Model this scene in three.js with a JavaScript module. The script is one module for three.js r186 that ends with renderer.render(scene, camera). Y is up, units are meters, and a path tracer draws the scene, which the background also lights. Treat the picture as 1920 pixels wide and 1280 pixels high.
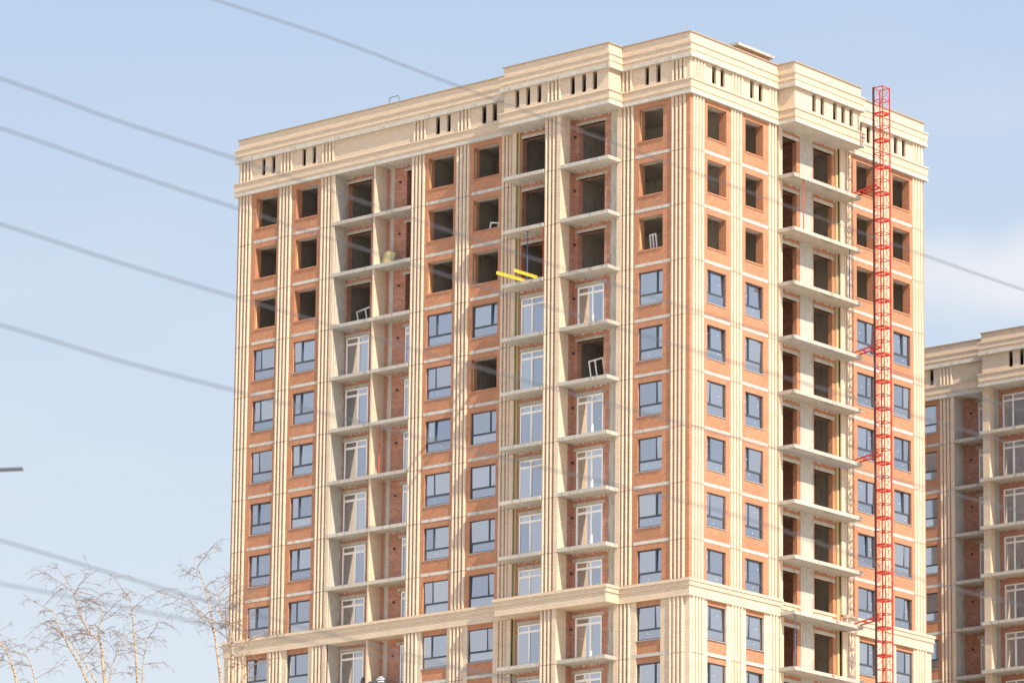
import * as THREE from 'three';

// ------------------------------------------------------------------ camera, sky, sun, exposure
const scene = new THREE.Scene();
const Y0 = 66.2;                                  // height of the lowest edge of the top floor slab above the ground
const FPX = 8077.77, SHX = -132.55, SHY = 430.35; // focal length and lens shift in pixels of a 1920 x 1280 frame
const CP = new THREE.Vector3(134.3616, Y0 - 64.6083, 173.5991);
const CR = new THREE.Vector3(0.75531555, 0.01374905, -0.65521705);
const CU = new THREE.Vector3(0.11219328, 0.98230794, 0.14994593);
const CF = new THREE.Vector3(-0.64568653, 0.18676744, -0.74040991);
const camera = new THREE.PerspectiveCamera(2 * Math.atan(640 / FPX) * 180 / Math.PI, 1.5, 1, 6000);
camera.setViewOffset(1920, 1280, -SHX, -SHY, 1920, 1280);
camera.position.copy(CP);
camera.quaternion.setFromRotationMatrix(new THREE.Matrix4().makeBasis(CR, CU, CF.clone().negate()));
camera.focus = 232;
camera.userData.fStop = 5;
camera.updateProjectionMatrix();
camera.updateMatrixWorld();

const EXPOSURE = 2.3;
const renderer = new THREE.WebGLRenderer({ antialias: true });
renderer.toneMapping = THREE.LinearToneMapping;
renderer.toneMappingExposure = EXPOSURE;
renderer.shadowMap.enabled = true;

const SUNDIR = new THREE.Vector3(1, 1.05, 0.235).normalize();
let seed = 7;
function rnd() { seed = (seed * 1664525 + 1013904223) >>> 0; return seed / 4294967296; }
const rr = (a, b) => a + (b - a) * rnd();
function hash2(x, y) { let h = (x * 374761393 + y * 668265263) | 0; h = Math.imul(h ^ (h >>> 13), 1274126177); return ((h ^ (h >>> 16)) >>> 0) / 4294967296; }
function vnoise(x, y, px = 0, py = 0) {           // value noise, periodic when px, py are given
  const xi = Math.floor(x), yi = Math.floor(y), fx = x - xi, fy = y - yi;
  const w = (i, p) => p ? ((i % p) + p) % p : i;
  const a = hash2(w(xi, px), w(yi, py)), b = hash2(w(xi + 1, px), w(yi, py)), c = hash2(w(xi, px), w(yi + 1, py)), d = hash2(w(xi + 1, px), w(yi + 1, py));
  const u = fx * fx * (3 - 2 * fx), v = fy * fy * (3 - 2 * fy);
  return a + (b - a) * u + (c - a) * v + (a - b - c + d) * u * v;
}
function fbm(x, y, p = 0, n = 4) { let s = 0, a = 0.5, t = 0, q = p; for (let i = 0; i < n; i++) { s += a * vnoise(x, y, q, q); t += a; a *= 0.5; x *= 2; y *= 2; q *= 2; } return s / t; }
const lin = (c) => { c /= 255; return c <= 0.04045 ? c / 12.92 : Math.pow((c + 0.055) / 1.055, 2.4); };

{ // sky: pale blue spring air with thin clouds low down
  const W = 2048, H = 1024, data = new Float32Array(W * H * 4);
  const stops = [[-90, 214, 216, 220], [0, 231, 235, 240], [9, 222, 232, 242], [13, 207, 223, 241], [18.3, 189, 210, 237], [30, 186, 205, 236], [55, 178, 199, 234], [90, 170, 193, 232]];
  for (let j = 0; j < H; j++) {
    const el = ((j + 0.5) / H - 0.5) * 180;
    let k = 0; while (k < stops.length - 2 && el > stops[k + 1][0]) k++;
    const A = stops[k], B = stops[k + 1], f = Math.min(1, Math.max(0, (el - A[0]) / (B[0] - A[0])));
    for (let i = 0; i < W; i++) {
      const az = ((i + 0.5) / W - 0.5) * 360;
      let c = [1, 2, 3].map((n) => lin(A[n] + (B[n] - A[n]) * f));
      if (el > 0) {
        const n = fbm((az + 180) * 0.30 + 3.1, el * 0.95, 0, 5), band = Math.exp(-Math.pow((el - 13.0) / 3.2, 2));
                let cl = Math.max(0, n - 0.40) * 4.2 * band * (0.10 + 1.1 * Math.exp(-Math.pow((az + 122.6) / 2.6, 2)) + 0.9 * Math.exp(-Math.pow((az + 96) / 6, 2)));
        cl = Math.min(0.85, cl);
        const w = [lin(240), lin(241), lin(246)];
        c = c.map((v, q) => v + (w[q] - v) * cl);
      }
      const ce = Math.cos(el * Math.PI / 180), sd = ce * Math.cos(az * Math.PI / 180) * SUNDIR.x + Math.sin(el * Math.PI / 180) * SUNDIR.y + ce * Math.sin(az * Math.PI / 180) * SUNDIR.z;
      const glow = 1 + 1.9 * Math.exp((sd - 1) * 5);   // hazy air brightens towards the sun
      const o = (j * W + i) * 4; c = c.map((v) => v * glow);
      data[o] = c[0] / EXPOSURE; data[o + 1] = c[1] / EXPOSURE; data[o + 2] = c[2] / EXPOSURE; data[o + 3] = 1;
    }
  }
  const t = new THREE.DataTexture(data, W, H, THREE.RGBAFormat, THREE.FloatType);
  t.mapping = THREE.EquirectangularReflectionMapping; t.magFilter = THREE.LinearFilter; t.minFilter = THREE.LinearFilter; t.needsUpdate = true;
  scene.background = t; scene.environment = t;
}
const sun = new THREE.DirectionalLight(new THREE.Color(1.0, 0.87, 0.71), 3.35);
sun.position.copy(SUNDIR).multiplyScalar(300).add(new THREE.Vector3(-12, 50, -10));
sun.target.position.set(-12, 50, -10);
sun.castShadow = true; sun.shadow.mapSize.set(4096, 4096); sun.shadow.radius = 1.5;
Object.assign(sun.shadow.camera, { left: -70, right: 70, top: 70, bottom: -70, near: 1, far: 700 });
scene.add(sun, sun.target);

// ------------------------------------------------------------------ textures and materials
function tex(w, h, fn, mw, mh, srgb = true) {       // fn(x, y) -> [r, g, b] 0..1; mw, mh: size of the tile in metres
  const d = new Uint8Array(w * h * 4);
  for (let y = 0; y < h; y++) for (let x = 0; x < w; x++) { const c = fn(x, y), o = (y * w + x) * 4; for (let k = 0; k < 3; k++) d[o + k] = Math.max(0, Math.min(255, c[k] * 255)); d[o + 3] = 255; }
  const t = new THREE.DataTexture(d, w, h); t.wrapS = t.wrapT = THREE.RepeatWrapping; t.magFilter = THREE.LinearFilter; t.minFilter = THREE.LinearMipmapLinearFilter; t.generateMipmaps = true;
  if (srgb) t.colorSpace = THREE.SRGBColorSpace; t.repeat.set(1 / mw, 1 / mh); t.needsUpdate = true; return t;
}
const s8 = (v) => (v <= 0.0031308 ? v * 12.92 : 1.055 * Math.pow(v, 1 / 2.4) - 0.055);
function brickTex(base, joint, vary, blot, blotCol, off = 0) {   // 16 stretchers x 32 courses, 4.0 x 2.4 m
  const W = 1024, H = 1024, nx = 16, ny = 32;
  const colour = (x, y) => {
    const cy = Math.floor(y / H * ny), fy = y / H * ny - cy, sh = (cy & 1) * 0.5;
    const bx = x / W * nx + sh, cx = Math.floor(bx) % nx, fx = bx - Math.floor(bx);
    const j = (fy < 0.14 || fx < 0.045);
    const h = hash2(cx + off, cy * 7 + off), h2 = hash2(cx * 3 + 91 + off, cy + 17);
    let c;
    if (j) c = joint.map((v) => v * (0.85 + 0.3 * vnoise(x / 9, y / 9)));
    else { const k = 1 + vary * (h - 0.5) * 2, g = 0.95 + 0.1 * vnoise(x / 3 + off, y / 3); c = [base[0] * k * g, base[1] * (k + (h2 - 0.5) * vary * 0.7) * g, base[2] * (k + (h2 - 0.5) * vary) * g]; }
    const n = fbm(x / 64 + off, y / 64, 16, 4), m = Math.max(0, n - (1 - blot)) * 3.2;
    const q = Math.min(0.8, m);
    c = c.map((v, i) => v + (blotCol[i] - v) * q);
    const big = 0.93 + 0.14 * fbm(x / 256 + off, y / 256, 4, 3);
    return c.map((v) => s8(Math.min(1, v * big)));
  };
  const map = tex(W, H, colour, 4.0, 2.4);
  const bump = tex(512, 512, (x, y) => { const X = x * 2, Y = y * 2, cy = Math.floor(Y / H * ny), fy = Y / H * ny - cy, bx = X / W * nx + (cy & 1) * 0.5, fx = bx - Math.floor(bx); const v = (fy < 0.14 || fx < 0.045) ? 0.15 : 0.8 + 0.2 * hash2(Math.floor(bx) % nx, cy); return [v, v, v]; }, 4.0, 2.4, false);
  return new THREE.MeshStandardMaterial({ map, bumpMap: bump, bumpScale: 0.008, roughness: 0.85, vertexColors: true });
}
function concreteMat(base, stain, amt, off = 0) {
  const map = tex(512, 512, (x, y) => {
    const a = fbm(x / 64 + off, y / 64, 8, 5), b = fbm(x / 16 + off * 2, y / 128, 0, 3), sp = vnoise(x / 1.7 + off, y / 1.7);
    const k = 0.8 + 0.4 * a + (sp - 0.5) * 0.10, q = Math.min(0.8, Math.max(0, b * 0.5 + a * 0.5 - 0.5) * amt * 4);
    return base.map((v, i) => s8(Math.min(1, (v + (stain[i] - v) * q) * k)));
  }, 3.4, 3.4);
  return new THREE.MeshStandardMaterial({ map, roughness: 0.92, vertexColors: true });
}
function plain(r, g, b, rough = 0.7, metal = 0) { const m = new THREE.MeshStandardMaterial({ roughness: rough, metalness: metal }); m.color.setRGB(r, g, b); return m; }
const M = {
  cream: brickTex([0.665, 0.53, 0.38], [0.30, 0.21, 0.145], 0.06, 0.32, [0.57, 0.475, 0.37]),
  shaft: brickTex([0.70, 0.56, 0.405], [0.28, 0.19, 0.13], 0.07, 0.32, [0.60, 0.505, 0.40], 5),
  red: brickTex([0.445, 0.200, 0.102], [0.27, 0.135, 0.08], 0.13, 0.32, [0.46, 0.26, 0.165], 11),
  rough: brickTex([0.42, 0.180, 0.112], [0.36, 0.27, 0.21], 0.22, 0.36, [0.46, 0.33, 0.26], 23),
  concrete: concreteMat([0.455, 0.42, 0.355], [0.24, 0.225, 0.19], 1.1, 3),
  band: concreteMat([0.50, 0.475, 0.415], [0.28, 0.27, 0.235], 0.8, 9),
  coping: plain(0.34, 0.27, 0.19, 0.5),
  frame: plain(0.045, 0.055, 0.07, 0.45),
  white: plain(0.86, 0.84, 0.80, 0.4),
  sill: plain(0.40, 0.40, 0.42, 0.45),
  glass: new THREE.MeshPhysicalMaterial({ metalness: 1, roughness: 0.03 }),
  foam: plain(0.62, 0.50, 0.20, 0.9),
  wool: plain(0.42, 0.35, 0.17, 0.95),
  mortar: plain(0.58, 0.53, 0.46, 0.95),
  vent: plain(0.03, 0.03, 0.035, 0.6),
  mastRed: plain(0.52, 0.035, 0.024, 0.6),
  mastBrown: plain(0.28, 0.12, 0.045, 0.6),
  mastDark: plain(0.085, 0.03, 0.03, 0.55),
  yellow: plain(0.76, 0.44, 0.04, 0.7),
  propRed: plain(0.62, 0.06, 0.03, 0.5),
  propBlue: plain(0.045, 0.085, 0.20, 0.5),
  cable: plain(0.07, 0.075, 0.09, 0.7),
  steel: plain(0.10, 0.11, 0.12, 0.5),
  sticker: plain(0.85, 0.85, 0.82, 0.6),
};
const GLASS = [[0.57, 0.56, 0.59], [0.49, 0.49, 0.53], [0.63, 0.61, 0.62]].map((c) => { const m = M.glass.clone(); m.color.setRGB(...c); return m; });   // panes of different batches
const glassPane = () => GLASS[Math.floor(rnd() * 3)];

// ------------------------------------------------------------------ geometry helpers
class GB {                                          // collects quads with texture coordinates in metres
  constructor(tint) { this.p = []; this.n = []; this.u = []; this.c = []; this.t = tint ?? [1, 1, 1]; }
  batch(v = 0.06) { const k = 1 + rr(-v, v), w = rr(-v, v) * 0.4; this.t = [k * (1 + w), k, k * (1 - w)]; return this; }   // brick and concrete batches differ in tone
  tri(a, b, c, na, nb, nc, ua, ub, uc) { for (const v of [a, b, c]) this.p.push(...v); for (const v of [na, nb, nc]) this.n.push(...v); for (const v of [ua, ub, uc]) this.u.push(...v); for (let i = 0; i < 3; i++) this.c.push(...this.t); }
  quad(a, b, c, d, n, ua, ub, uc, ud) { this.tri(a, b, c, n, n, n, ua, ub, uc); this.tri(a, c, d, n, n, n, ua, uc, ud); return this; }
  box(x0, x1, y0, y1, z0, z1) {
    this.quad([x0, y0, z1], [x1, y0, z1], [x1, y1, z1], [x0, y1, z1], [0, 0, 1], [x0, y0], [x1, y0], [x1, y1], [x0, y1]);
    this.quad([x1, y0, z0], [x0, y0, z0], [x0, y1, z0], [x1, y1, z0], [0, 0, -1], [-x1, y0], [-x0, y0], [-x0, y1], [-x1, y1]);
    this.quad([x1, y0, z1], [x1, y0, z0], [x1, y1, z0], [x1, y1, z1], [1, 0, 0], [-z1, y0], [-z0, y0], [-z0, y1], [-z1, y1]);
    this.quad([x0, y0, z0], [x0, y0, z1], [x0, y1, z1], [x0, y1, z0], [-1, 0, 0], [z0, y0], [z1, y0], [z1, y1], [z0, y1]);
    this.quad([x0, y1, z1], [x1, y1, z1], [x1, y1, z0], [x0, y1, z0], [0, 1, 0], [x0, -z1], [x1, -z1], [x1, -z0], [x0, -z0]);
    this.quad([x0, y0, z0], [x1, y0, z0], [x1, y0, z1], [x0, y0, z1], [0, -1, 0], [x0, z0], [x1, z0], [x1, z1], [x0, z1]);
    return this;
  }
  prism(pts, y0, y1) {                              // rectilinear plan outline [x, z] extruded upwards
    const n = pts.length; let area = 0;
    for (let i = 0; i < n; i++) { const a = pts[i], b = pts[(i + 1) % n]; area += a[0] * b[1] - b[0] * a[1]; }
    const q = area > 0 ? pts.slice().reverse() : pts;   // in (x, z) a negative area walks so that the outside is on the left of z-down
    for (let i = 0; i < n; i++) {
      const a = q[i], b = q[(i + 1) % n], dx = b[0] - a[0], dz = b[1] - a[1], l = Math.hypot(dx, dz), nx = -dz / l, nz = dx / l;
      const u0 = Math.abs(nz) > 0.5 ? a[0] * Math.sign(nz) : -a[1] * Math.sign(nx), u1 = Math.abs(nz) > 0.5 ? b[0] * Math.sign(nz) : -b[1] * Math.sign(nx);
      this.quad([a[0], y0, a[1]], [b[0], y0, b[1]], [b[0], y1, b[1]], [a[0], y1, a[1]], [nx, 0, nz], [u0, y0], [u1, y0], [u1, y1], [u0, y1]);
    }
    const c = q.map((v) => new THREE.Vector2(v[0], v[1]));
    for (const f of THREE.ShapeUtils.triangulateShape(c, [])) {
      const [a, b, d] = f.map((i) => q[i]);
      for (const [y, s] of [[y1, 1], [y0, -1]]) this.tri([a[0], y, a[1]], [b[0], y, b[1]], [d[0], y, d[1]], [0, s, 0], [0, s, 0], [0, s, 0], a, b, d);
    }
    return this;
  }
  halfTube(f, a, d, r, y0, y1, st = 0, seg = 7) {   // half-round shaft on a facade with straight flanks st deep, closed at its lower end
    const prof = []; const push = (x, z, nx, nz) => prof.push([f.pt(a + x, d + z), f.pt(nx, nz, true)]);
    if (st) { push(-r, -st, -1, 0); }
    for (let i = 0; i <= seg; i++) { const t = Math.PI * (1 - i / seg); push(r * Math.cos(t), r * Math.sin(t), Math.cos(t), Math.sin(t)); }
    if (st) { push(r, -st, 1, 0); }
    let u = a * 1.37; const m = f.pt(a, d - st);
    for (let i = 0; i + 1 < prof.length; i++) {
      const [p0, n0] = prof[i], [p1, n1] = prof[i + 1], w = Math.hypot(p1[0] - p0[0], p1[1] - p0[1]);
      const A = [p0[0], y0, p0[1]], B = [p1[0], y0, p1[1]], C = [p1[0], y1, p1[1]], D = [p0[0], y1, p0[1]], na = [n0[0], 0, n0[1]], nb = [n1[0], 0, n1[1]];
      this.tri(A, B, C, na, nb, nb, [u, y0], [u + w, y0], [u + w, y1]); this.tri(A, C, D, na, nb, na, [u, y0], [u + w, y1], [u, y1]);
      this.tri([m[0], y0, m[1]], A, B, [0, -1, 0], [0, -1, 0], [0, -1, 0], m, p0, p1); u += w;
    }
    return this;
  }
  bar(a, b, w, h = w) {                             // square bar between two points
    const A = new THREE.Vector3(...a), B = new THREE.Vector3(...b), d = B.clone().sub(A), L = d.length(); d.normalize();
    const up = Math.abs(d.y) > 0.95 ? new THREE.Vector3(1, 0, 0) : new THREE.Vector3(0, 1, 0);
    const s = new THREE.Vector3().crossVectors(d, up).normalize().multiplyScalar(w / 2), t = new THREE.Vector3().crossVectors(s, d).normalize().multiplyScalar(h / 2);
    const c = (o, i, j) => o.clone().addScaledVector(s, i).addScaledVector(t, j).toArray();
    const k = [[-1, -1], [1, -1], [1, 1], [-1, 1]];
    for (let i = 0; i < 4; i++) {
      const [p, q] = [k[i], k[(i + 1) % 4]], n = s.clone().multiplyScalar((p[0] + q[0]) / w).addScaledVector(t, (p[1] + q[1]) / h).normalize().toArray();
      this.quad(c(A, ...p), c(B, ...p), c(B, ...q), c(A, ...q), n, [0, 0], [L, 0], [L, w], [0, w]);
    }
    const e = d.toArray(), f = d.clone().negate().toArray();
    this.quad(...k.map((v) => c(B, ...v)), e, [0, 0], [w, 0], [w, h], [0, h]); this.quad(...k.slice().reverse().map((v) => c(A, ...v)), f, [0, 0], [w, 0], [w, h], [0, h]);
    return this;
  }
  geo() {
    const g = new THREE.BufferGeometry();
    const p = this.p, n = this.n, u = this.u;       // put every triangle's winding in agreement with its normal
    for (let i = 0; i < p.length; i += 9) {
      const ax = p[i + 3] - p[i], ay = p[i + 4] - p[i + 1], az = p[i + 5] - p[i + 2], bx = p[i + 6] - p[i], by = p[i + 7] - p[i + 1], bz = p[i + 8] - p[i + 2];
      if ((ay * bz - az * by) * n[i] + (az * bx - ax * bz) * n[i + 1] + (ax * by - ay * bx) * n[i + 2] < 0) {
        for (const arr of [p, n]) for (let k = 0; k < 3; k++) { const t = arr[i + 3 + k]; arr[i + 3 + k] = arr[i + 6 + k]; arr[i + 6 + k] = t; }
        const j = i / 9 * 6; for (let k = 0; k < 2; k++) { const t = u[j + 2 + k]; u[j + 2 + k] = u[j + 4 + k]; u[j + 4 + k] = t; }
      }
    }
    g.setAttribute('position', new THREE.Float32BufferAttribute(p, 3)); g.setAttribute('normal', new THREE.Float32BufferAttribute(n, 3)); g.setAttribute('uv', new THREE.Float32BufferAttribute(u, 2)); g.setAttribute('color', new THREE.Float32BufferAttribute(this.c, 3));
    return g;
  }
  build(name, mat, parent) { return mesh(name, this.geo(), mat, parent); }
}
function mesh(name, geo, mat, parent) { const m = new THREE.Mesh(geo, mat); m.name = name; m.castShadow = m.receiveShadow = true; parent.add(m); return m; }
const used = {};
function numbered(n) { used[n] = (used[n] ?? -1) + 1; return used[n] ? n + '_' + String(used[n]).padStart(3, '0') : n; }
function tag(o, label, category, group, kind) { o.name = numbered(o.name); Object.assign(o.userData, { label, category }); if (group) o.userData.group = group; if (kind) o.userData.kind = kind; return o; }
function thing(name, label, category, pos = [0, 0, 0], group) { const g = new THREE.Group(); g.name = name; g.position.set(...pos); scene.add(g); return tag(g, label, category, group); }
function part(name, parent, pos = [0, 0, 0]) { const g = new THREE.Group(); g.name = name; g.position.set(...pos); parent.add(g); return g; }
function at(px, py, depth) {                        // a point on the ray of a pixel, at a distance along the view axis
  const v = CF.clone().multiplyScalar(FPX).addScaledVector(CR, px - SHX - 960).addScaledVector(CU, 640 - py + SHY);
  return CP.clone().addScaledVector(v, depth / FPX);
}
// facade frames: a runs along the facade to the right as seen from outside, d outwards
const LF = { turn: 0, pt: (a, d) => [a, d], box: (g, a0, a1, y0, y1, d0, d1) => g.box(Math.min(a0, a1), Math.max(a0, a1), y0, y1, d0, d1), pos: (a, y, d) => [a, y, d] };
const RF = { turn: Math.PI / 2, pt: (a, d) => [d, -a], box: (g, a0, a1, y0, y1, d0, d1) => g.box(d0, d1, y0, y1, -Math.max(a0, a1), -Math.min(a0, a1)), pos: (a, y, d) => [d, y, -a] };

// ------------------------------------------------------------------ ground
{
  const g = new THREE.PlaneGeometry(4000, 4000); g.rotateX(-Math.PI / 2);
  const uv = g.attributes.uv; for (let i = 0; i < uv.count; i++) uv.setXY(i, uv.getX(i) * 4000, uv.getY(i) * 4000);
  const map = tex(256, 256, (x, y) => { const a = fbm(x / 32, y / 32, 8, 5); return [0.56, 0.50, 0.42].map((v) => s8(v * (0.6 + 0.8 * a))); }, 40, 40);
  const m = mesh('ground', g, new THREE.MeshStandardMaterial({ map, roughness: 0.95 }), scene);
  tag(m, 'dry pale sandy ground of the building site and its surroundings', 'ground', null, 'structure');
}

// ------------------------------------------------------------------ shared pieces of both buildings
const FH = 3.0, SILL = 0.89, HEAD = 2.69, TOP = 2.97, SLAB = 0.185, BELT0 = -24.04, BELT1 = -23.12;
const cache = {};
function shared(key, make) { return cache[key] ?? (cache[key] = make()); }
function barFrame(w, h, t, bars) {                  // outer frame plus inner bars [x0, x1, y0, y1]
  const g = new GB(), z0 = -0.04, z1 = 0.04;
  g.box(-w / 2, w / 2, 0, t, z0, z1).box(-w / 2, w / 2, h - t, h, z0, z1).box(-w / 2, -w / 2 + t, t, h - t, z0, z1).box(w / 2 - t, w / 2, t, h - t, z0, z1);
  for (const b of bars) g.box(b[0], b[1], b[2], b[3], z0 + 0.004, z1 - 0.004);
  return g.geo();
}
function paneGeo(x0, x1, y0, y1) { return shared('pane' + [x0, x1, y0, y1].map((v) => v.toFixed(3)), () => new GB().box(x0, x1, y0, y1, -0.012, 0.0).geo()); }
const dot = new THREE.CylinderGeometry(0.022, 0.022, 0.004, 10).rotateX(Math.PI / 2);
function glazedWindow(f, a0, a1, y, parent, mull, d = -0.13) {      // dark frame: fixed light below, two lights above
  const w = a1 - a0, h = HEAD - SILL, t = 0.07, ty = h * 0.315, mx = -w / 2 + w * mull, key = `win${w.toFixed(3)}_${mull}`;
  const p = part('window', parent, f.pos((a0 + a1) / 2, y + SILL, d)); p.rotation.y = f.turn;
  mesh('frame', shared(key, () => barFrame(w, h, t, [[-w / 2 + t, w / 2 - t, ty - 0.05, ty + 0.05], [mx - 0.045, mx + 0.045, ty + 0.05, h - t]])), M.frame, p);
  const i = t - 0.01;
  for (const [x0, x1, y0, y1] of [[-w / 2 + i, w / 2 - i, i, ty - 0.04], [-w / 2 + i, mx - 0.04, ty + 0.04, h - i], [mx + 0.04, w / 2 - i, ty + 0.04, h - i]]) {
    const q = mesh('pane', paneGeo(x0, x1, y0, y1), glassPane(), p); q.rotation.set(rr(-0.03, 0.03), rr(-0.02, 0.02), 0);
    const s = mesh('sticker', dot, M.sticker, p); s.position.set(x0 + (x1 - x0) * rr(0.3, 0.75), y0 + (y1 - y0) * rr(0.35, 0.75), 0.006);
  }
  mesh('sill', shared('sill' + w.toFixed(3), () => new GB().box(-w / 2 - 0.04, w / 2 + 0.04, -0.03, 0, 0.04, 0.17).geo()), M.sill, p);
  return p;
}
function whiteDoor(f, a0, a1, y, y1, parent, d, mull = 0.52) {      // white balcony door block: transom lights over a door and a side light
  const w = a1 - a0, h = y1 - y, t = 0.085, ty = h * 0.835, mx = -w / 2 + w * mull;
  const p = part('balcony_door', parent, f.pos((a0 + a1) / 2, y, d)); p.rotation.y = f.turn;
  mesh('frame', shared(`door${w.toFixed(3)}${h.toFixed(3)}${mull}`, () => barFrame(w, h, t, [[-w / 2 + t, w / 2 - t, ty - 0.06, ty + 0.06], [mx - 0.055, mx + 0.055, t, ty - 0.06], [mx - 0.05, mx + 0.05, ty + 0.06, h - t]])), M.white, p);
  const i = t - 0.01;
  for (const [x0, x1, y0, yy] of [[-w / 2 + i, mx - 0.05, i, ty - 0.05], [mx + 0.05, w / 2 - i, i, ty - 0.05], [-w / 2 + i, mx - 0.05, ty + 0.05, h - i], [mx + 0.05, w / 2 - i, ty + 0.05, h - i]]) {
    const q = mesh('pane', paneGeo(x0, x1, y0, yy), glassPane(), p); q.rotation.set(rr(-0.015, 0.015), rr(-0.02, 0.02), 0);
    const s = mesh('sticker', dot, M.sticker, p); s.position.set(x0 + (x1 - x0) * rr(0.35, 0.7), y0 + (yy - y0) * rr(0.45, 0.7), 0.006);
  }
  return p;
}
function fbox(name, mat, parent, f, ...b) { const g = new GB().batch(0.07); f.box(g, ...b); return g.build(name, mat, parent); }
function pilaster(f, centres, r, Y, segs, parent, pier) {           // row of half-round brick shafts; segs: [y0, y1, d]
  const p = part('pilaster', parent);
  for (const c of centres) {
    const g = new GB();
    for (const [y0, y1, d] of segs) g.batch(0.05).halfTube(f, c, d, r, Y + y0, Y + y1, 0.08);
    g.build('half_round_shaft', M.shaft, p);
  }
  if (pier) { const g = new GB(); for (const [y0, y1, d] of segs) f.box(g.batch(0.05), pier[0], pier[1], Y + y0, Y + y1, pier[2] ?? -0.3, d + 0.095); g.build('brick_pier', M.cream, p); }
  return p;
}
function upperSegs(d = 0.0, top = TOP, from = 0, bottom = -33.0) {    // shaft lengths from floor to floor, with an open joint at each slab
  const s = []; let y = top;
  for (let k = from; k < 9; k++) { const j = -k * FH; if (k === 8) { s.push([BELT1, y, d]); break; } s.push([j + 0.012, y, d]); y = j - 0.012; }
  y = BELT0;
  for (let k = 9; -k * FH > bottom + 0.1; k++) { s.push([-k * FH + 0.012, y, d + 0.06]); y = -k * FH - 0.012; }
  s.push([bottom, y, d + 0.06]);
  return s;
}
function offsetPlan(pts, o) {                       // rectilinear outline moved outwards by o
  const n = pts.length; let area = 0;
  for (let i = 0; i < n; i++) { const a = pts[i], b = pts[(i + 1) % n]; area += a[0] * b[1] - b[0] * a[1]; }
  const sg = area > 0 ? 1 : -1;
  const nor = pts.map((a, i) => { const b = pts[(i + 1) % n], dx = b[0] - a[0], dz = b[1] - a[1], l = Math.hypot(dx, dz); return [sg * dz / l, -sg * dx / l]; });
  return pts.map((a, i) => { const p = nor[(i + n - 1) % n], q = nor[i]; return [a[0] + o * (p[0] + q[0]), a[1] + o * (p[1] + q[1])]; });
}
function layers(parent, plan, Y, list) { for (const [name, y0, y1, o, mat] of list) new GB().batch(0.035).prism(offsetPlan(plan, o), Y + y0, Y + y1).build(name, mat, parent); }
const CROWN = [
  ['concrete_cornice', 2.97, 3.15, 0.20, M.band], ['brick_course', 3.15, 3.29, 0.155, M.cream], ['brick_course', 3.29, 3.70, 0.19, M.cream], ['brick_ledge', 3.70, 3.78, 0.235, M.cream],
  ['concrete_cornice', 4.98, 5.16, 0.20, M.band], ['brick_course', 5.16, 5.37, 0.155, M.cream], ['brick_course', 5.37, 5.71, 0.19, M.cream], ['brick_ledge', 5.71, 5.79, 0.235, M.cream],
  ['parapet', 5.79, 6.36, 0.03, M.cream], ['coping', 6.36, 6.42, 0.10, M.coping],
];
function frieze(f, a0, a1, d, Y, slots, parent, pils = []) {   // brick attic band with narrow open slots, set back behind its shafts
  const g = new GB(), y0 = Y + 3.78, yb = Y + 3.98, y1 = Y + 4.98;
  const cut = (p, q, lo, hi) => { let c = p; for (const [u, v] of pils) if (u >= p - 0.001 && v <= q + 0.001) { if (u - c > 0.005) f.box(g, c, u, lo, hi, d - 0.13, d); f.box(g, u, v, lo, hi, d - 0.13, d - 0.08); c = v; } if (q - c > 0.005) f.box(g, c, q, lo, hi, d - 0.13, d); };
  cut(a0, a1, y0, yb);
  let x = a0; for (const s of [...slots, [a1, a1]]) { if (s[0] - x > 0.01) cut(x, s[0], yb, y1); x = s[1]; }
  return g.build('frieze', M.cream, parent);
}
function mortarLumps(lines, parent) {               // broken mortar squeezed out under the slabs along the back walls
  const g = new GB();
  for (const [f, a0, a1, y, d] of lines) for (let a = a0 + 0.1; a < a1 - 0.1; a += rr(0.17, 0.36)) { if (rnd() < 0.18) continue; const w = rr(0.06, 0.17), h = rr(0.03, 0.07); f.box(g, a, a + w, y - h, y - 0.003, d, d + rr(0.03, 0.09)); }
  const m = g.build('mortar_lumps', M.mortar, parent); m.userData.kind = 'stuff'; return m;
}

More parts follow.
